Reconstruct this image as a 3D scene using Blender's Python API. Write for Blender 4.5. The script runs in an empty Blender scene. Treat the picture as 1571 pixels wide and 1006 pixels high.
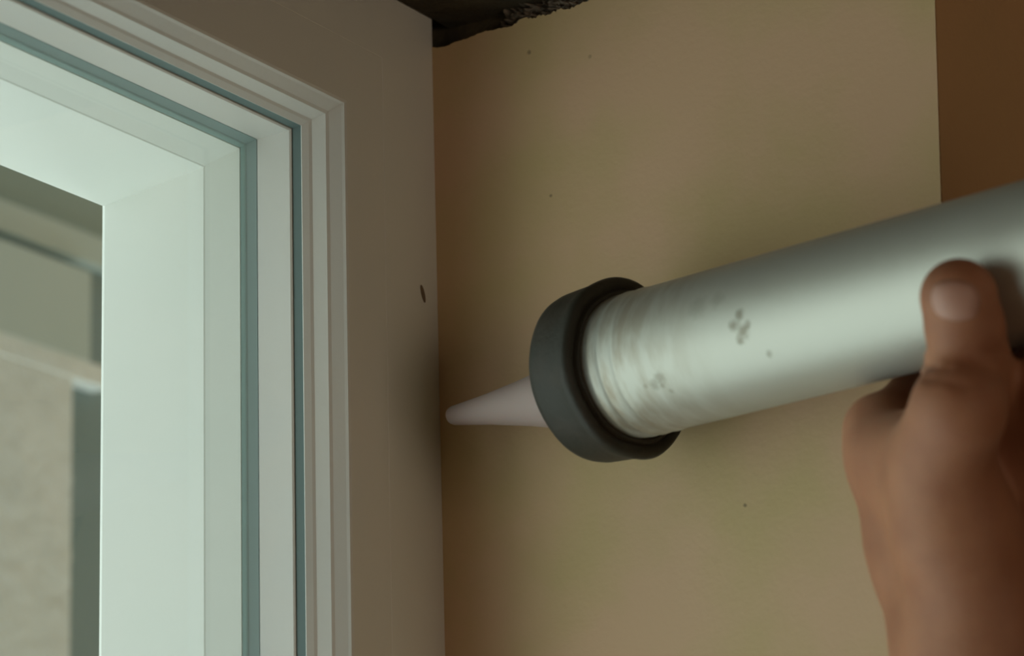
import bpy, bmesh, math
import numpy as np
from mathutils import Vector, Matrix

# ------------------------------------------------------------------ camera
# world axes: +X out of the window niche into the room, +Y along the window wall, +Z up
M = np.array([[0.85146838, 0.16595107, 0.49745536],
              [0.5237107, -0.22026379, -0.82292829],
              [-0.02699442, 0.96122011, -0.274458]])
F, CX, CY = 5000.0, 785.5, 503.0

def camp(px, py, Z):
    return np.array([(px - CX) / F * Z, -(py - CY) / F * Z, -Z])
O0 = camp(675, 640, 1.225)
CAM = M @ (-O0)
def at(px, py, Z):                       # point seen at a pixel of the photograph, Z metres deep
    return M @ (camp(px, py, Z) - O0)
def on_plane(px, py, ax, val):
    d = M @ camp(px, py, 1.0)
    return CAM + d * ((val - CAM[ax]) / d[ax])

S = bpy.context.scene
C = S.collection
cam_d = bpy.data.cameras.new('camera'); cam = bpy.data.objects.new('camera', cam_d); C.objects.link(cam)
cam_d.sensor_width = 36.0; cam_d.lens = F / 1571.0 * 36.0
cam_d.clip_start = 0.02; cam_d.clip_end = 50
mw = Matrix([list(M[i]) + [float(CAM[i])] for i in range(3)] + [[0, 0, 0, 1]])
cam.matrix_world = mw
cam_d.dof.use_dof = True; cam_d.dof.focus_distance = 1.19; cam_d.dof.aperture_fstop = 10.0
S.camera = cam

# ------------------------------------------------------------------ sky and lamps
w = bpy.data.worlds.new('overcast_sky'); S.world = w; w.use_nodes = True
bg = w.node_tree.nodes['Background']; bg.inputs[0].default_value = (0.90, 0.98, 0.965, 1)
# overcast sky above, extra glow added from below to lift the undersides (brightness by direction)
_t = w.node_tree; _c = _t.nodes.new('ShaderNodeTexCoord'); _s = _t.nodes.new('ShaderNodeSeparateXYZ'); _m = _t.nodes.new('ShaderNodeMapRange')
_t.links.new(_c.outputs['Generated'], _s.inputs[0]); _t.links.new(_s.outputs['Z'], _m.inputs['Value'])
_m.inputs['From Min'].default_value = -0.8; _m.inputs['From Max'].default_value = 0.6
_m.inputs['To Min'].default_value = 2.3; _m.inputs['To Max'].default_value = 0.75
_t.links.new(_m.outputs[0], bg.inputs[1])

def area(name, loc, target, sx, sy, power, col):
    d = bpy.data.lights.new(name, 'AREA'); d.shape = 'RECTANGLE'; d.size = sx; d.size_y = sy
    d.energy = power; d.color = col
    o = bpy.data.objects.new(name, d); C.objects.link(o); o.location = loc
    o.rotation_euler = (Vector(target) - Vector(loc)).to_track_quat('-Z', 'Y').to_euler()
    return o
area('daylight', (-0.85, -1.25, -0.45), (-0.02, -0.1, -0.05), 0.45, 0.8, 2.0, (0.97, 1.0, 0.95))
area('outside_fill', (-0.30, -0.35, -1.10), (-0.42, 0.30, 0.10), 0.3, 0.8, 1.6, (0.84, 0.98, 1.0))  # added unseen fill, aimed up to brighten the outside wall
area('room_fill', (2.6, -1.3, -0.30), (0, -0.1, -0.05), 0.9, 0.9, 8.6, (1.0, 0.80, 0.60))  # added warm fill from the room side, no actual fitting there

vs = S.view_settings; vs.view_transform = 'Standard'; vs.look = 'None'; vs.gamma = 1.0
vs.use_curve_mapping = False; vs.exposure = 0.0

# ------------------------------------------------------------------ materials
def new_mat(name):
    m = bpy.data.materials.new(name); m.use_nodes = True
    nt = m.node_tree; b = nt.nodes['Principled BSDF']
    return m, nt, b
def N(nt, t, **k):
    n = nt.nodes.new(t)
    for a, v in k.items():
        if a in n.inputs: n.inputs[a].default_value = v
        else: setattr(n, a, v)
    return n
def mat(name, col, rough=0.6, metal=0.0, col2=None, scale=8.0, bump=0.0, bscale=200.0, lo=0.4, hi=0.6, spec=0.5, sss=0.0, spots=(), bdist=0.001):
    m, nt, b = new_mat(name); L = nt.links.new
    b.inputs['Roughness'].default_value = rough; b.inputs['Metallic'].default_value = metal
    b.inputs['Specular IOR Level'].default_value = spec
    geo = N(nt, 'ShaderNodeTexCoord')
    out = None
    if col2:
        no = N(nt, 'ShaderNodeTexNoise'); no.inputs['Scale'].default_value = scale; no.inputs['Detail'].default_value = 5
        L(geo.outputs['Object'], no.inputs['Vector'])
        mr = N(nt, 'ShaderNodeMapRange'); mr.inputs['From Min'].default_value = lo; mr.inputs['From Max'].default_value = hi
        L(no.outputs['Fac'], mr.inputs['Value'])
        mx = N(nt, 'ShaderNodeMix', data_type='RGBA'); mx.inputs['A'].default_value = (*col, 1); mx.inputs['B'].default_value = (*col2, 1)
        L(mr.outputs['Result'], mx.inputs['Factor']); out = mx.outputs['Result']
    else:
        rgb = N(nt, 'ShaderNodeRGB'); rgb.outputs[0].default_value = (*col, 1); out = rgb.outputs[0]
    for (p, r, c, a) in spots:           # small specks of dirt that belong to the surface
        ns = N(nt, 'ShaderNodeTexNoise'); ns.inputs['Scale'].default_value = 900
        L(geo.outputs['Object'], ns.inputs['Vector'])
        d = N(nt, 'ShaderNodeVectorMath', operation='DISTANCE'); L(geo.outputs['Object'], d.inputs[0]); d.inputs[1].default_value = p
        ad = N(nt, 'ShaderNodeMath', operation='MULTIPLY_ADD'); L(ns.outputs['Fac'], ad.inputs[0]); ad.inputs[1].default_value = r * 0.9; L(d.outputs['Value'], ad.inputs[2])
        mr = N(nt, 'ShaderNodeMapRange'); mr.inputs['From Min'].default_value = r * 0.9; mr.inputs['From Max'].default_value = r * 1.6
        mr.inputs['To Min'].default_value = a; mr.inputs['To Max'].default_value = 0
        L(ad.outputs[0], mr.inputs['Value'])
        mx = N(nt, 'ShaderNodeMix', data_type='RGBA'); L(mr.outputs['Result'], mx.inputs['Factor']); L(out, mx.inputs['A']); mx.inputs['B'].default_value = (*c, 1)
        out = mx.outputs['Result']
    L(out, b.inputs['Base Color'])
    if bump:
        nb = N(nt, 'ShaderNodeTexNoise'); nb.inputs['Scale'].default_value = bscale; nb.inputs['Detail'].default_value = 4
        L(geo.outputs['Object'], nb.inputs['Vector'])
        bp = N(nt, 'ShaderNodeBump'); bp.inputs['Strength'].default_value = bump; bp.inputs['Distance'].default_value = bdist
        L(nb.outputs['Fac'], bp.inputs['Height']); L(bp.outputs['Normal'], b.inputs['Normal'])
    if sss:
        b.inputs['Subsurface Weight'].default_value = sss; b.inputs['Subsurface Radius'].default_value = (1.0, 0.35, 0.2)
        b.inputs['Subsurface Scale'].default_value = 0.004
    return m

PAINT = (0.63, 0.43, 0.27); PAINT2 = (0.56, 0.425, 0.22)
dk = (0.10, 0.07, 0.04)
m_plaster = mat('beige_plaster', PAINT, 0.75, col2=PAINT2, scale=14, bump=0.25, bscale=300, bdist=0.0006,
                spots=[((0.0438, 0, 0.1365), .0010, dk, .6), ((0.0513, 0, 0.0776), .0007, dk, .6),
                       ((0.1265, 0, -0.0519), .0008, dk, .7), ((0.0703, 0, 0.1289), .0009, dk, .35)])
m_roomwall = mat('ochre_wall_paint', (0.62, 0.37, 0.18), 0.8, col2=(0.58, 0.36, 0.17), scale=10, bump=0.3, bscale=250)
m_room = mat('room_paint', (0.30, 0.22, 0.14), 0.9)
m_pvc = mat('white_window_plastic', (0.70, 0.70, 0.66), 0.4, col2=(0.68, 0.69, 0.66), scale=20, bump=0.05, bscale=400)
m_pvc_out = mat('white_outer_profile', (0.80, 0.82, 0.78), 0.4, col2=(0.78, 0.81, 0.77), scale=15)
m_gasket = mat('blue_grey_gasket', (0.34, 0.47, 0.47), 0.6)
m_gasket2 = mat('dark_seal', (0.15, 0.22, 0.22), 0.6)
m_masonry = mat('shaded_masonry', (0.085, 0.068, 0.038), 0.95, col2=(0.055, 0.046, 0.028), scale=30, bump=0.8, bscale=90, bdist=0.004)  # low base colour stands in for the unlit lintel underside
m_mortar = mat('grey_mortar', (0.32, 0.265, 0.205), 0.95, col2=(0.18, 0.15, 0.11), scale=120, bump=0.8, bscale=500, bdist=0.002)
m_ext = mat('rough_white_render', (0.86, 0.93, 0.95), 0.9, col2=(0.80, 0.88, 0.91), scale=18, bump=0.7, bscale=70, bdist=0.004)
m_extedge = mat('render_edge', (0.55, 0.56, 0.52), 0.9, col2=(0.35, 0.35, 0.33), scale=60, bump=0.8, bscale=120, bdist=0.004, lo=.5, hi=.65)
m_beam = mat('grey_green_beam', (0.55, 0.66, 0.66), 0.7, col2=(0.51, 0.63, 0.63), scale=8)
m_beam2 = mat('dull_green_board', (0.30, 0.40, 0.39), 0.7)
m_darkgap = mat('gap_shade', (0.24, 0.34, 0.37), 0.8)  # dark tone stands in for shade inside the gap and groove
m_cap = mat('black_rubber', (0.026, 0.025, 0.018), 0.6, col2=(0.034, 0.029, 0.021), scale=60, bump=0.3, bscale=300, spec=0.4, lo=.45, hi=.6)
m_nozzle = mat('cloudy_plastic', (0.36, 0.28, 0.26), 0.5, sss=0.3)
m_hole = mat('filled_screw_hole', (0.17, 0.12, 0.075), 0.9)
m_steel = mat('steel', (0.45, 0.45, 0.44), 0.35, 1.0)
m_skin = mat('skin', (0.36, 0.155, 0.078), 0.65, col2=(0.30, 0.12, 0.06), scale=55, bump=0.25, bscale=500, sss=0.25, bdist=0.0006, lo=.35, hi=.65)
m_nail = mat('nail', (0.46, 0.24, 0.18), 0.5, sss=0.2)

# glass: clear pane with a faint green tint
m_glass, nt, b = new_mat('window_glass')
tr = N(nt, 'ShaderNodeBsdfTransparent'); tr.inputs[0].default_value = (0.95, 0.99, 0.965, 1)
gl = N(nt, 'ShaderNodeBsdfGlossy'); gl.inputs['Roughness'].default_value = 0.02
lw = N(nt, 'ShaderNodeLayerWeight'); p5 = N(nt, 'ShaderNodeMath', operation='POWER'); nt.links.new(lw.outputs['Facing'], p5.inputs[0]); p5.inputs[1].default_value = 5.0
fr = N(nt, 'ShaderNodeMath', operation='MULTIPLY_ADD'); nt.links.new(p5.outputs[0], fr.inputs[0]); fr.inputs[1].default_value = 0.96; fr.inputs[2].default_value = 0.03
ms = N(nt, 'ShaderNodeMixShader')
nt.links.new(fr.outputs[0], ms.inputs[0]); nt.links.new(tr.outputs[0], ms.inputs[1]); nt.links.new(gl.outputs[0], ms.inputs[2])
nt.links.new(ms.outputs[0], nt.nodes['Material Output'].inputs[0])

# ------------------------------------------------------------------ mesh helpers
def link(name, me, m, parent=None, smooth=False):
    o = bpy.data.objects.new(name, me); C.objects.link(o)
    if m: me.materials.append(m)
    if smooth:
        for p in me.polygons: p.use_smooth = True
    if parent: o.parent = parent
    return o
def from_bm(name, bm, m, parent=None, smooth=False):
    me = bpy.data.meshes.new(name); bmesh.ops.recalc_face_normals(bm, faces=bm.faces); bm.to_mesh(me); bm.free()
    return link(name, me, m, parent, smooth)
def pydata(name, v, f, m, parent=None, smooth=False, recalc=True):
    me = bpy.data.meshes.new(name); me.from_pydata([tuple(map(float, p)) for p in v], [], f); me.update()
    if recalc:
        bm = bmesh.new(); bm.from_mesh(me); bmesh.ops.recalc_face_normals(bm, faces=bm.faces); bm.to_mesh(me); bm.free()
    return link(name, me, m, parent, smooth)
def box(bm, x0, x1, y0, y1, z0, z1, bev=0.0):
    r = bmesh.ops.create_cube(bm, size=1.0)
    for v in r['verts']:
        v.co = Vector(((x0 + x1) / 2 + v.co.x * (x1 - x0), (y0 + y1) / 2 + v.co.y * (y1 - y0), (z0 + z1) / 2 + v.co.z * (z1 - z0)))
    if bev:
        es = list({e for v in r['verts'] for e in v.link_edges})
        bmesh.ops.bevel(bm, geom=es, offset=bev, segments=3, profile=0.5, affect='EDGES')
def boxobj(name, m, *a, parent=None, bev=0.0):
    bm = bmesh.new(); box(bm, *a, bev=bev); return from_bm(name, bm, m, parent)
def struct(o):
    o['kind'] = 'structure'; return o
def tag(o, label, cat):
    o['label'] = label; o['category'] = cat; return o

# ------------------------------------------------------------------ the setting
Y_IN, Z_IN = -0.0608, 0.1075          # window opening: right and top edge of the frame face
OPW, OPH = 0.78, 0.98                 # its width and height
Y0, Z0 = -0.0608 * 2 - OPW, Z_IN - OPH - 0.06   # far side and bottom of the masonry niche
TOP = 0.215
BX = -0.088

# plaster sheet on the niche side with its torn top edge
tear = [(0.0, 148.2), (3, 147.6), (6.1, 147.3), (12, 148.2), (17.2, 148.4), (21, 149.2), (24.6, 149.4), (30, 149.2), (36.4, 148.9),
        (39, 150.4), (42.3, 150.7), (45, 150.2), (49.5, 150.1), (52, 149.7), (55.3, 150.2), (58, 150.9), (60, 149.9), (63.1, 150.2), (66, 150.8), (69.7, 151.4),
        (72, 153.6), (76, 156.5), (82, 160), (92, 166), (108, 174), (135, 184), (170, 196), (212, 214)]
rng = np.random.RandomState(3)
fine = []
xs = np.array([t[0] for t in tear]); zs = np.array([t[1] for t in tear])
for x in np.arange(0, 212.1, 0.8):
    a = 0.30 if x > 36 else 0.12
    fine.append((x / 1000, (np.interp(x, xs, zs) + a * rng.randn()) / 1000))
xe = lambda z: 0.2102 + (z - 0.085) * 0.035   # the outer corner is slightly out of plumb
vs_, fs_ = [], []
n = len(fine)
for i, (x, z) in enumerate(fine):
    k = i / (n - 1)
    xt = x if i < n - 1 else xe(z)
    xb = k * xe(-1.0)
    vs_ += [(xb, 0, Z0), (xt, 0, z), (xb, 0.011, Z0), (xt, 0.013, z + 0.0012)]
for i in range(n - 1):
    a, b_ = 4 * i, 4 * (i + 1)
    fs_ += [(a, b_, b_ + 1, a + 1), (a + 1, b_ + 1, b_ + 3, a + 3), (a + 2, a + 3, b_ + 3, b_ + 2)]
struct(pydata('wall_reveal', vs_, fs_, m_plaster))
# masonry behind it, and the room face of the same wall
struct(boxobj('wall_masonry', m_masonry, -0.086, 0.149, 0.0125, 0.30, -1.25, 0.32))
v = [(xe(-1.25), 0.0005, -1.25), (xe(0.9), 0.0005, 0.9), (xe(0.9), 2.2, 0.9), (xe(-1.25), 2.2, -1.25),
     (0.15, 0.0005, -1.25), (0.15, 0.0005, 0.9), (0.15, 2.2, 0.9), (0.15, 2.2, -1.25)]
struct(pydata('wall_right', v, [(0, 1, 2, 3), (4, 7, 6, 5), (0, 4, 5, 1), (1, 5, 6, 2), (2, 6, 7, 3), (3, 7, 4, 0)], m_roomwall))
# lintel above the niche (bare, shade put into its dark colour), left pier, sill wall
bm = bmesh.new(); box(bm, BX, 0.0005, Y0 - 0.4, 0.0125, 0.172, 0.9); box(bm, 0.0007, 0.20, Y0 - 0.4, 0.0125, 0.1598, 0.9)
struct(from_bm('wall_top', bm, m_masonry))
struct(boxobj('wall_left', m_roomwall, BX, 0.21, -2.6, Y0, -1.25, TOP))
struct(boxobj('wall_bottom', m_roomwall, BX, 0.21, Y0, 0.0125, -1.25, Z0))
# mortar left on the masonry above the torn plaster
bm = bmesh.new(); bmesh.ops.create_grid(bm, x_segments=60, y_segments=30, size=0.5)
for vv in bm.verts:
    u, t = vv.co.x + 0.5, vv.co.y + 0.5
    x = 0.018 + u * 0.10 + t * 0.012 * (1 - u)
    z = 0.144 + t * 0.017
    y = 0.0115 - 0.0075 * min(1, u * 3) * (1 - 0.9 * t ** 2) + 0.0018 * rng.randn() * (0.4 + t) - 0.001
    vv.co = (x, min(y, 0.0124), z)
struct(from_bm('trim_1', bm, m_mortar, smooth=False))

# rest of the room, so that light bounces as it does indoors
struct(boxobj('floor', m_room, 0.20, 3.4, -2.7, 2.2, -1.30, -1.25))
struct(boxobj('ceiling', m_room, 0.20, 3.4, -2.7, 2.2, 0.90, 0.95))
struct(boxobj('wall_back', m_room, 3.35, 3.4, -2.7, 2.2, -1.25, 0.90))
struct(boxobj('wall_side', m_room, 0.20, 3.4, -2.75, -2.7, -1.25, 0.90))
struct(boxobj('wall_far', m_room, 0.20, 3.4, 2.2, 2.25, -1.25, 0.90))

# ---- the window: mitred profiles swept round the opening
def sweep(name, prof, m, parent, closed=True, smooth=False):
    """prof: list of (x, y) with y measured at the right jamb; mirrored round the opening."""
    v, f = [], []
    k = len(prof)
    for (x, y) in prof:
        o = y - Y_IN
        yr, yl, zt, zb = Y_IN + o, Y_IN - OPW - o, Z_IN + o, Z_IN - OPH - o
        v += [(x, yr, zt), (x, yr, zb), (x, yl, zb), (x, yl, zt)]
    rng_ = range(k) if closed else range(k - 1)
    for i in rng_:
        a, b2 = 4 * i, 4 * ((i + 1) % k)
        for j in range(4):
            j2 = (j + 1) % 4
            f.append((a + j, a + j2, b2 + j2, b2 + j))
    return pydata(name, v, f, m, parent, smooth)

win = bpy.data.objects.new('window_1', None); C.objects.link(win); struct(win)
fy = -0.0352
frame = sweep('window_frame', [(-0.060, 0.0008), (-0.0006, 0.0008), (0, 0.0002), (0, fy + .0003), (-.0002, fy), (0, fy - .0003),
                               (0, -0.0596), (-0.0004, -0.0606), (-0.0014, -0.0612),
                               (-0.0050, -0.0640), (-0.0058, -0.0650), (-0.0108, -0.0667), (-0.0116, -0.0676),
                               (-0.0137, -0.0692), (-0.0200, -0.0670), (-0.0300, -0.0600), (-0.060, -0.0600)], m_pvc, win)
sweep('seal', [(-0.0138, -0.0690), (-0.0174, -0.0697), (-0.020, -0.0680), (-0.016, -0.0670)], m_gasket2, win)
sweep('sash', [(-0.0176, -0.0702), (-0.0182, -0.0707), (-0.0320, -0.0715), (-0.0326, -0.0710), (-0.0345, -0.0690), (-0.0345, -0.0640), (-0.0205, -0.0650), (-0.0180, -0.0690)], m_pvc, win)
sweep('glazing_gasket', [(-0.0326, -0.0713), (-0.0360, -0.0728), (-0.0376, -0.0745), (-0.0380, -0.0730), (-0.0346, -0.0700)], m_gasket, win)
out = sweep('outer_frame', [(-0.0379, -0.0748), (-0.0490, -0.0812), (-0.0494, -0.0816),
                            (-0.0870, -0.0924), (-0.0885, -0.0918), (-0.0890, -0.0905), (-0.0890, 0.0), (-0.061, 0.0), (-0.061, -0.065), (-0.0380, -0.065)], m_pvc_out, win)
pn = boxobj('pane', m_glass, -0.0366, -0.0362, Y_IN - OPW + 0.012, -0.0727, Z_IN - OPH + 0.012, 0.0956, parent=win)
# old screw hole in the frame face
bm = bmesh.new(); bmesh.ops.create_uvsphere(bm, u_segments=20, v_segments=10, radius=1)
for vv in bm.verts:
    z = vv.co.z; vv.co = (0.0001 + vv.co.x * 0.0004, -0.0102 + vv.co.y * 0.0013 - 0.0011 * z, 0.0460 + z * 0.0033)
from_bm('screw_hole', bm, m_hole, win, True)

# ---- outside: a beam and a rendered wall beyond the glass
XW = -0.45
g = rng.randn
struct(boxobj('trim_2', m_beam, XW - 0.10, XW - 0.005, -0.10, 0.80, 0.2325, 0.250, bev=0.001))
struct(boxobj('trim_3', m_beam2, XW - 0.10, XW - 0.009, -0.10, 0.80, 0.2490, 0.50))
struct(boxobj('trim_4', m_beam, XW - 0.10, XW + 0.0012, -0.10, 0.350, 0.1735, 0.2245, bev=0.0005))
struct(boxobj('trim_5', m_darkgap, XW - 0.12, XW - 0.012, -0.10, 0.80, -0.9, 0.26))
struct(boxobj('trim_6', m_ext, XW - 0.10, XW + 0.0008, -0.10, 0.368, 0.1615, 0.1735, bev=0.0007))
zz = np.linspace(-0.95, 0.162, 260)
v, f = [], []
for i, z in enumerate(zz):
    e = 0.3385 + 0.0012 * g() * (0.6 if z > 0.12 else 1.0)
    v += [(XW, -0.10, z), (XW, 0.3360, z), (XW - 0.003, e, z), (XW - 0.06, e + 0.001, z)]
for i in range(len(zz) - 1):
    a, c = 4 * i, 4 * i + 4
    f += [(a, a + 1, c + 1, c), (a + 1, a + 2, c + 2, c + 1), (a + 2, a + 3, c + 3, c + 2)]
struct(pydata('wall_outside', v, f, m_ext))

# ------------------------------------------------------------------ caulking gun
dc = np.array([.703, .2, .683]); dc /= np.linalg.norm(dc)
A0 = at(967, 563, 1.138)               # point on the axis where barrel meets cap
U = M @ dc; U /= np.linalg.norm(U)     # axis, towards the handle
E1 = np.array([0, 0, 1.]) - U * U[2]; E1 /= np.linalg.norm(E1)   # up
E2 = np.cross(U, E1)                   # sideways
if E2[1] > 0: E2 = -E2                 # towards the camera side
gun = bpy.data.objects.new('caulking_gun', None); C.objects.link(gun); gun.location = A0
tag(gun, 'scuffed silver metal caulking gun with black rubber end cap, aimed at the window corner', 'caulking gun')
def gp(t, r, phi):                     # phi 0 = camera side, 90 = below, 180 = behind
    p = math.radians(phi)
    return A0 + U * t + r * (math.cos(p) * E2 - math.sin(p) * E1)
def lathe(name, prof, m, seg=96, smooth=True, wob=None, close=False):
    v, f = [], []
    for (t, r) in prof:
        for j in range(seg):
            rr = r + (wob(t, j / seg * 2 * math.pi) if wob else 0)
            v.append(gp(t, rr, 360 * j / seg) - A0)
    k = len(prof)
    for i in range(k if close else k - 1):
        i2 = (i + 1) % k
        for j in range(seg):
            j2 = (j + 1) % seg
            f.append((i * seg + j, i * seg + j2, i2 * seg + j2, i2 * seg + j))
    if not close:
        f.append(tuple(range(seg))); f.append(tuple(range((k - 1) * seg, k * seg)))
    o = pydata(name, v, f, m, gun, smooth)
    if smooth:
        md = o.modifiers.new('es', 'EDGE_SPLIT'); md.split_angle = math.radians(40)
    return o
RB = 0.0253
# barrel material: dull aluminium with grime near the cap and a few dark smears
m_bar, nt, b = new_mat('dull_aluminium'); L = nt.links.new
tc = N(nt, 'ShaderNodeTexCoord')
def dot(vec):
    n_ = N(nt, 'ShaderNodeVectorMath', operation='DOT_PRODUCT'); L(tc.outputs['Object'], n_.inputs[0]); n_.inputs[1].default_value = tuple(vec); return n_.outputs['Value']
tt = dot(U)
comb = N(nt, 'ShaderNodeCombineXYZ')
t1 = N(nt, 'ShaderNodeMath', operation='MULTIPLY'); L(tt, t1.inputs[0]); t1.inputs[1].default_value = 3.0
L(t1.outputs[0], comb.inputs[0]); L(dot(E1), comb.inputs[1]); L(dot(E2), comb.inputs[2])
n1 = N(nt, 'ShaderNodeTexNoise'); n1.inputs['Scale'].default_value = 60; n1.inputs['Detail'].default_value = 6; L(comb.outputs[0], n1.inputs['Vector'])
near = N(nt, 'ShaderNodeMapRange'); near.inputs['From Min'].default_value = 0.004; near.inputs['From Max'].default_value = 0.060; near.inputs['To Min'].default_value = 0.85; near.inputs['To Max'].default_value = 0.0
L(tt, near.inputs['Value'])
nr = N(nt, 'ShaderNodeMapRange'); nr.inputs['From Min'].default_value = 0.38; nr.inputs['From Max'].default_value = 0.62; L(n1.outputs['Fac'], nr.inputs['Value'])
fac = N(nt, 'ShaderNodeMath', operation='MULTIPLY'); L(near.outputs[0], fac.inputs[0]); L(nr.outputs[0], fac.inputs[1])
mx = N(nt, 'ShaderNodeMix', data_type='RGBA'); mx.inputs['A'].default_value = (0.50, 0.505, 0.45, 1); mx.inputs['B'].default_value = (0.30, 0.25, 0.18, 1)
L(fac.outputs[0], mx.inputs['Factor']); col = mx.outputs['Result']
def ray_on_barrel(px, py):
    o = CAM - A0; d = M @ camp(px, py, 1.0)
    o2 = o - U * (o @ U); d2 = d - U * (d @ U)
    a_, b_, c_ = d2 @ d2, 2 * o2 @ d2, o2 @ o2 - RB ** 2
    return o + d * ((-b_ - math.sqrt(b_ * b_ - 4 * a_ * c_)) / (2 * a_))
for (px, py, r, a) in [(1134, 482, .0020, .75), (1126, 499, .0021, .75), (1140, 508, .0024, .75), (1136, 522, .0017, .7), (1147, 497, .0015, .6), (1180, 543, .0013, .6),
                       (1012, 580, .0024, .5), (1004, 590, .0020, .5), (1017, 592, .0010, .5), (1100, 460, .003, .25), (1070, 470, .004, .25), (1030, 600, .001, .4), (990, 592, .001, .4)]:
    p = ray_on_barrel(px, py)
    ns = N(nt, 'ShaderNodeTexNoise'); ns.inputs['Scale'].default_value = 500; L(tc.outputs['Object'], ns.inputs['Vector'])
    d = N(nt, 'ShaderNodeVectorMath', operation='DISTANCE'); L(tc.outputs['Object'], d.inputs[0]); d.inputs[1].default_value = tuple(p)
    ad = N(nt, 'ShaderNodeMath', operation='MULTIPLY_ADD'); L(ns.outputs['Fac'], ad.inputs[0]); ad.inputs[1].default_value = r * 1.2; L(d.outputs['Value'], ad.inputs[2])
    mr = N(nt, 'ShaderNodeMapRange'); mr.inputs['From Min'].default_value = r * 1.0; mr.inputs['From Max'].default_value = r * 1.9; mr.inputs['To Min'].default_value = a; mr.inputs['To Max'].default_value = 0
    L(ad.outputs[0], mr.inputs['Value'])
    m2 = N(nt, 'ShaderNodeMix', data_type='RGBA'); L(mr.outputs[0], m2.inputs['Factor']); L(col, m2.inputs['A']); m2.inputs['B'].default_value = (0.20, 0.18, 0.13, 1)
    col = m2.outputs['Result']
L(col, b.inputs['Base Color'])
b.inputs['Metallic'].default_value = 0.55; b.inputs['Roughness'].default_value = 0.5
bp = N(nt, 'ShaderNodeBump'); bp.inputs['Strength'].default_value = 0.25; bp.inputs['Distance'].default_value = 0.0006; L(n1.outputs['Fac'], bp.inputs['Height']); L(bp.outputs['Normal'], b.inputs['Normal'])

prof = [(-0.004, RB - .0012), (-0.004, RB)]
for t in np.arange(0.0, 0.024, 0.0006):
    prof.append((t, RB + 0.00035 * math.exp(-((t - .0085) / .0011) ** 2) + 0.0003 * math.exp(-((t - .0150) / .0011) ** 2) + 0.00022 * math.exp(-((t - .0035) / .0009) ** 2)))
prof += [(0.026 + 0.0147 * i, RB) for i in range(21)] + [(0.332, RB - .0012)]
lathe('barrel', prof, m_bar, 128)
wob = lambda t, a: (0.00035 * math.sin(3 * a + 1) + 0.00025 * math.sin(7 * a)) * (1 if t > -0.006 else 0.3)
lathe('end_cap', [(-0.0215, 0.006), (-0.0215, 0.0270), (-0.0210, 0.0290), (-0.0196, 0.0303), (-0.0175, 0.0308), (-0.0110, 0.0312), (-0.0070, 0.0314), (-0.0045, 0.0318),
                  (-0.0020, 0.0325), (-0.0004, 0.0319), (0.0004, 0.0306), (0.0002, 0.0290), (-0.0006, 0.0278), (0.0008, 0.0270), (0.0010, 0.0260), (0.0002, 0.02545)], m_cap, 128, wob=wob)
nz = lathe('nozzle', [(-0.0218, 0.0140), (-0.0250, 0.0135), (-0.0330, 0.0120), (-0.0500, 0.0088), (-0.0700, 0.0058), (-0.0890, 0.0036), (-0.0905, 0.0030), (-0.0908, 0.0012)], m_nozzle, 64)
for vv in nz.data.vertices:            # the plastic tip sags a little towards its base
    t_ = float(np.array(vv.co) @ U); k_ = (t_ + 0.0915) / 0.07
    vv.co = vv.co - Vector(E1) * (0.0006 + 0.0042 * max(0.0, min(1.0, k_)))
lathe('rear_cap', [(0.330, 0.010), (0.330, 0.0268), (0.331, 0.0278), (0.352, 0.0278), (0.354, 0.0260), (0.354, 0.008)], m_cap, 96)
lathe('plunger_rod', [(0.350, 0.0035), (0.350, 0.0040), (0.560, 0.0040), (0.560, 0.0035)], m_steel, 32)
def slab(name, pts, th, m):            # flat profile in the (U, E1) plane with bevelled thickness
    bm = bmesh.new()
    vv = [bm.verts.new(Vector(U * t + E1 * z + E2 * (-th / 2))) for t, z in pts]
    fc = bm.faces.new(vv); r = bmesh.ops.extrude_face_region(bm, geom=[fc])
    bmesh.ops.translate(bm, verts=[q for q in r['geom'] if isinstance(q, bmesh.types.BMVert)], vec=Vector(E2 * th))
    bmesh.ops.bevel(bm, geom=list(bm.edges), offset=0.0015, segments=2, affect='EDGES')
    return from_bm(name, bm, m, gun)
slab('handle', [(0.354, 0.020), (0.386, 0.020), (0.404, -0.020), (0.440, -0.105), (0.420, -0.112), (0.386, -0.040), (0.354, -0.024)], 0.018, m_cap)
slab('trigger', [(0.362, -0.030), (0.372, -0.040), (0.384, -0.105), (0.372, -0.108), (0.354, -0.045)], 0.010, m_steel)

# ------------------------------------------------------------------ the hand
def dist_axis(P):
    q = P - A0; return np.linalg.norm(q - U * (q @ U))
def on_barrel(px, py, r, gap=-0.0004):  # centre of a finger of radius r lying on the camera side of the barrel
    lo, hi = 0.85, 1.04
    zs_ = np.linspace(lo, hi, 400); want = RB + r + gap
    for z in zs_:
        if dist_axis(at(px, py, z)) <= want: return at(px, py, z)
    return at(px, py, zs_[int(np.argmin([dist_axis(at(px, py, z)) for z in zs_]))])
T0 = on_barrel(1471, 456, .0120); T1 = on_barrel(1481, 505, .0118)
T1b = on_barrel(1487, 540, .0114); T2 = on_barrel(1483, 570, .0126)
T3 = at(1470, 630, 0.992); T4 = at(1447, 700, 1.004); T5 = at(1468, 810, 1.012); T6 = at(1505, 940, 1.018)
J = [gp(t, .0385, 98) for t in (.113, .134, .155, .174)]
J[0] = at(1347, 655, 1.062)
W = [at(1442, 985, 1.040), at(1490, 985, 1.042), at(1540, 985, 1.042), at(1575, 985, 1.040)]
K = [at(1394, 835, 1.052), at(1450, 820, 1.055), at(1520, 820, 1.052), at(1580, 820, 1.045)]
FA = at(1512, 1010, 1.030); FB = at(1535, 1240, 1.010); FC = at(1560, 1600, 0.985)
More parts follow.
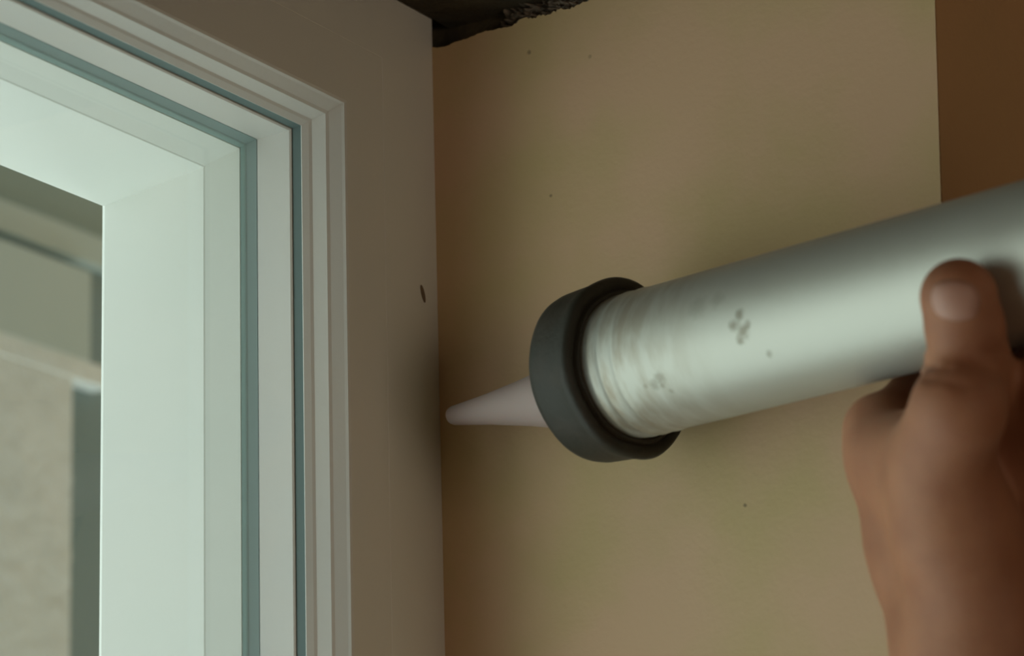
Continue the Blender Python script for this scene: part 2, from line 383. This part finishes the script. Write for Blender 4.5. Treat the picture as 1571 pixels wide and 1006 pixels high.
palm = [(T2, T3, .0126, .0126), (T3, T4, .0126, .0136), (T4, T5, .0136, .0180), (T5, T6, .0180, .0210),
        (at(1350, 680, 1.055), at(1450, 750, 1.020), .0080, .0125), (at(1354, 684, 1.052), at(1428, 692, 1.014), .0088, .0105), (at(1365, 710, 1.046), at(1440, 740, 1.012), .0105, .0130), (at(1368, 730, 1.052), at(1460, 800, 1.022), .0100, .0150), (at(1395, 800, 1.048), at(1480, 900, 1.026), .0110, .0170), (at(1410, 880, 1.042), at(1490, 970, 1.026), .0120, .0190),
        (J[0], K[0], .0097, .0112), (K[0], W[0], .0112, .0150), (J[1], K[1], .0105, .0125), (K[1], W[1], .0125, .0170),
        (J[2], K[2], .0100, .0125), (K[2], W[2], .0125, .0170), (J[3], K[3], .0095, .0120), (K[3], W[3], .0120, .0150),
        (FA, FB, .0275, .0330), (FB, FC, .0330, .0400), (T6, FB, .0170, .0240), (W[1], FB, .0180, .0260)]
thumb = [(T0, T1, .0120, .0118), (T1, T1b, .0118, .0114), (T1b, T2, .0114, .0126)]
fingers = []
for i, (t, L1, r0) in enumerate([(.1035, 1.00, .0082), (.134, 1.06, .0090), (.155, 1.0, .0086), (.174, .86, .0076)]):
    ph = [98, 128, 158, 184, 206, 98 + 122 * L1]
    rr = [r0 + .0013, r0 + .0004, r0 + .0005, r0 - .0004, r0 - .0008, r0 - .0014]
    ch = []
    pts = [J[i]] + [gp(t + .002 * k, RB + rr[k] + .0006 + (.0015 if k == 1 else 0), ph[k]) for k in range(1, 6)]
    for k in range(5): ch.append((pts[k], pts[k + 1], rr[k], rr[k + 1]))
    fingers.append(ch)

def cone(P, a, b, ra, rb):
    ab = (b - a).astype(np.float32); l2 = float(ab @ ab)
    q = P - a.astype(np.float32)
    h = np.clip((q @ ab) / l2, 0, 1)
    return np.linalg.norm(q - h[:, None] * ab, axis=1) - (ra + (rb - ra) * h)
def smin(a, b_, k):
    h = np.maximum(k - np.abs(a - b_), 0) / k
    return np.minimum(a, b_) - h * h * k * 0.25
creases = []
for pts, wd, dp in [([(1412, 556), (1432, 562), (1462, 567), (1500, 567), (1530, 562)], .0010, .0010),
                    ([(1414, 570), (1432, 578), (1460, 585), (1490, 586)], .0009, .0007)]:
    creases.append(([on_barrel(px, py, 0.012) for px, py in pts], wd, dp))
def sdf(P):
    d = None
    for a, b_, ra, rb in palm:
        c = cone(P, a, b_, ra, rb); d = c if d is None else smin(d, c, .010)
    th = None
    for a, b_, ra, rb in thumb:
        c = cone(P, a, b_, ra, rb); th = c if th is None else smin(th, c, .003)
    d = smin(d, th, .006)
    fd = None
    for ch in fingers:
        e = None
        for a, b_, ra, rb in ch:
            c = cone(P, a, b_, ra, rb); e = c if e is None else smin(e, c, .003)
        fd = e if fd is None else smin(fd, e, .0010)
    d = smin(d, fd, .005)
    # flatten where flesh presses on the barrel
    q = P - A0.astype(np.float32); ax = q @ U.astype(np.float32)
    rad = np.linalg.norm(q - ax[:, None] * U.astype(np.float32), axis=1) - (RB + .0002)
    d = np.maximum(d, -rad)
    # creases over the thumb joint (cut as seen from the camera side)
    cdir = CAM.astype(np.float32)
    for pts, wd, dp in creases:
        m_ = None
        for i in range(len(pts) - 1):
            a, b_ = pts[i], pts[i + 1]
            # distance to the plane strip spanned by the view ray through the segment
            n_ = np.cross(a - CAM, b_ - CAM); n_ /= np.linalg.norm(n_)
            s_ = (b_ - a) / np.linalg.norm(b_ - a); ln = np.linalg.norm(b_ - a)
            qq = P - a.astype(np.float32)
            u_ = qq @ s_.astype(np.float32); e_ = np.maximum(np.maximum(-u_, u_ - ln), 0)
            dd_ = np.sqrt((qq @ n_.astype(np.float32)) ** 2 + e_ ** 2)
            m_ = dd_ if m_ is None else np.minimum(m_, dd_)
        mid = pts[len(pts) // 2]
        facing = ((P - mid.astype(np.float32)) @ ((CAM - mid) / np.linalg.norm(CAM - mid)).astype(np.float32)) > -0.006
        d = d + dp * np.exp(-(m_ / wd) ** 2) * facing
    return d
H = 0.00105
allp = np.array([p for s in palm + thumb for p in s[:2]] + [p for ch in fingers for s in ch for p in s[:2]])
lo = allp.min(0) - .035; hi = allp.max(0) + .035
lo[2] = max(lo[2], at(1512, 1400, 1.02)[2])
dims = np.ceil((hi - lo) / H).astype(int)
D = np.empty(dims, np.float32)
ys = lo[1] + H * np.arange(dims[1]); zs3 = lo[2] + H * np.arange(dims[2])
YY, ZZ = np.meshgrid(ys, zs3, indexing='ij')
for i0 in range(0, dims[0], 8):
    i1 = min(dims[0], i0 + 8)
    X = lo[0] + H * np.arange(i0, i1)
    P = np.empty((i1 - i0, dims[1], dims[2], 3), np.float32)
    P[..., 0] = X[:, None, None]; P[..., 1] = YY[None]; P[..., 2] = ZZ[None]
    D[i0:i1] = sdf(P.reshape(-1, 3)).reshape(i1 - i0, dims[1], dims[2])
D[:, :, 0] = 1e-3; D[:, :, -1] = 1e-3; D[0] = 1e-3; D[-1] = 1e-3; D[:, 0] = 1e-3; D[:, -1] = 1e-3
# naive surface nets
neg = D < 0
c8 = [neg[a:dims[0] - 1 + a, b1:dims[1] - 1 + b1, c1:dims[2] - 1 + c1] for a in (0, 1) for b1 in (0, 1) for c1 in (0, 1)]
cnt = sum(c.astype(np.int8) for c in c8)
act = (cnt > 0) & (cnt < 8)
idx = -np.ones(act.shape, np.int64); ci = np.argwhere(act); idx[act] = np.arange(len(ci))
acc = np.zeros((len(ci), 3)); num = np.zeros(len(ci))
corners = [(a, b1, c1) for a in (0, 1) for b1 in (0, 1) for c1 in (0, 1)]
for i in range(8):
    for j in range(i + 1, 8):
        ca, cb = np.array(corners[i]), np.array(corners[j])
        if abs(ca - cb).sum() != 1: continue
        da = D[tuple((ci + ca).T)].astype(float); db = D[tuple((ci + cb).T)].astype(float)
        cr = (da < 0) != (db < 0)
        t = np.where(cr, da / np.where(cr, da - db, 1), 0)
        acc += np.where(cr[:, None], ca + (cb - ca) * t[:, None], 0); num += cr
V = lo + H * (ci + acc / num[:, None])
faces = []
for ax in range(3):
    a1, a2 = (ax + 1) % 3, (ax + 2) % 3
    sl0 = [slice(None)] * 3; sl1 = [slice(None)] * 3
    sl0[ax] = slice(0, dims[ax] - 1); sl1[ax] = slice(1, dims[ax])
    ed = neg[tuple(sl0)] != neg[tuple(sl1)]
    e = np.argwhere(ed); e = e[(e[:, a1] > 0) & (e[:, a2] > 0) & (e[:, a1] < dims[a1] - 1) & (e[:, a2] < dims[a2] - 1)]
    def ix(o1, o2):
        q = e.copy(); q[:, a1] -= o1; q[:, a2] -= o2; return idx[tuple(q.T)]
    qd = np.stack([ix(1, 1), ix(0, 1), ix(0, 0), ix(1, 0)], 1)
    fl = ~neg[tuple(e.T)]
    qd[fl] = qd[fl][:, ::-1]
    faces.append(qd)
Fq = np.concatenate(faces); Fq = Fq[(Fq >= 0).all(1)]
# relax the mesh slightly
nb = np.concatenate([Fq[:, [0, 1]], Fq[:, [1, 2]], Fq[:, [2, 3]], Fq[:, [3, 0]]])
for it in range(2):
    s = np.zeros_like(V); k_ = np.zeros(len(V))
    np.add.at(s, nb[:, 0], V[nb[:, 1]]); np.add.at(k_, nb[:, 0], 1); np.add.at(s, nb[:, 1], V[nb[:, 0]]); np.add.at(k_, nb[:, 1], 1)
    V = V * 0.5 + 0.5 * s / np.maximum(k_, 1)[:, None]
HB = at(1500, 800, 1.02)
me = bpy.data.meshes.new('person')
me.vertices.add(len(V)); me.vertices.foreach_set('co', (V - HB).astype(np.float32).ravel())
me.loops.add(len(Fq) * 4); me.loops.foreach_set('vertex_index', Fq.astype(np.int32).ravel())
me.polygons.add(len(Fq)); me.polygons.foreach_set('loop_start', np.arange(0, len(Fq) * 4, 4, dtype=np.int32))
me.polygons.foreach_set('loop_total', np.full(len(Fq), 4, dtype=np.int32))
me.update(calc_edges=True); me.validate()
hand = link('person', me, m_skin, None, True); hand.location = HB
tag(hand, 'person: bare hand and forearm gripping the silver barrel, thumb pressed on top of it', 'person')

# thumb nail laid on the back of the thumb tip
nv, nf = [], []
NU, NV = 17, 17
ctr = np.array([1466.0, 461.0])
for i in range(NU):
    for j in range(NV):
        a = (i / (NU - 1)) * 2 - 1; c = (j / (NV - 1)) * 2 - 1
        # superellipse outline
        x = a * math.sqrt(1 - 0.42 * c * c); y = c * math.sqrt(1 - 0.42 * a * a)
        px = ctr[0] + x * 37 + y * 3; py = ctr[1] + y * 31
        r_ = M @ camp(px, py, 1.0); rl = np.linalg.norm(r_); r_ = r_ / rl
        tcur = 0.90
        for _ in range(60):
            dd_ = float(sdf((CAM + r_ * tcur)[None].astype(np.float32))[0]); tcur += dd_ * 0.9
            if abs(dd_) < 2e-5: break
        edge = max(abs(a), abs(c))
        lift = 0.0005 * (1 - edge ** 6) - 0.0003 * edge ** 6
        nv.append(CAM + r_ * (tcur - lift) - HB)
for i in range(NU - 1):
    for j in range(NV - 1):
        a = i * NV + j; nf.append((a, a + 1, a + NV + 1, a + NV))
nl = pydata('thumb_nail', nv, nf, m_nail, hand, True, recalc=False)
nl['label'] = 'pink thumb nail'
sm = nl.modifiers.new('thick', 'SOLIDIFY'); sm.thickness = 0.0004; sm.offset = 0
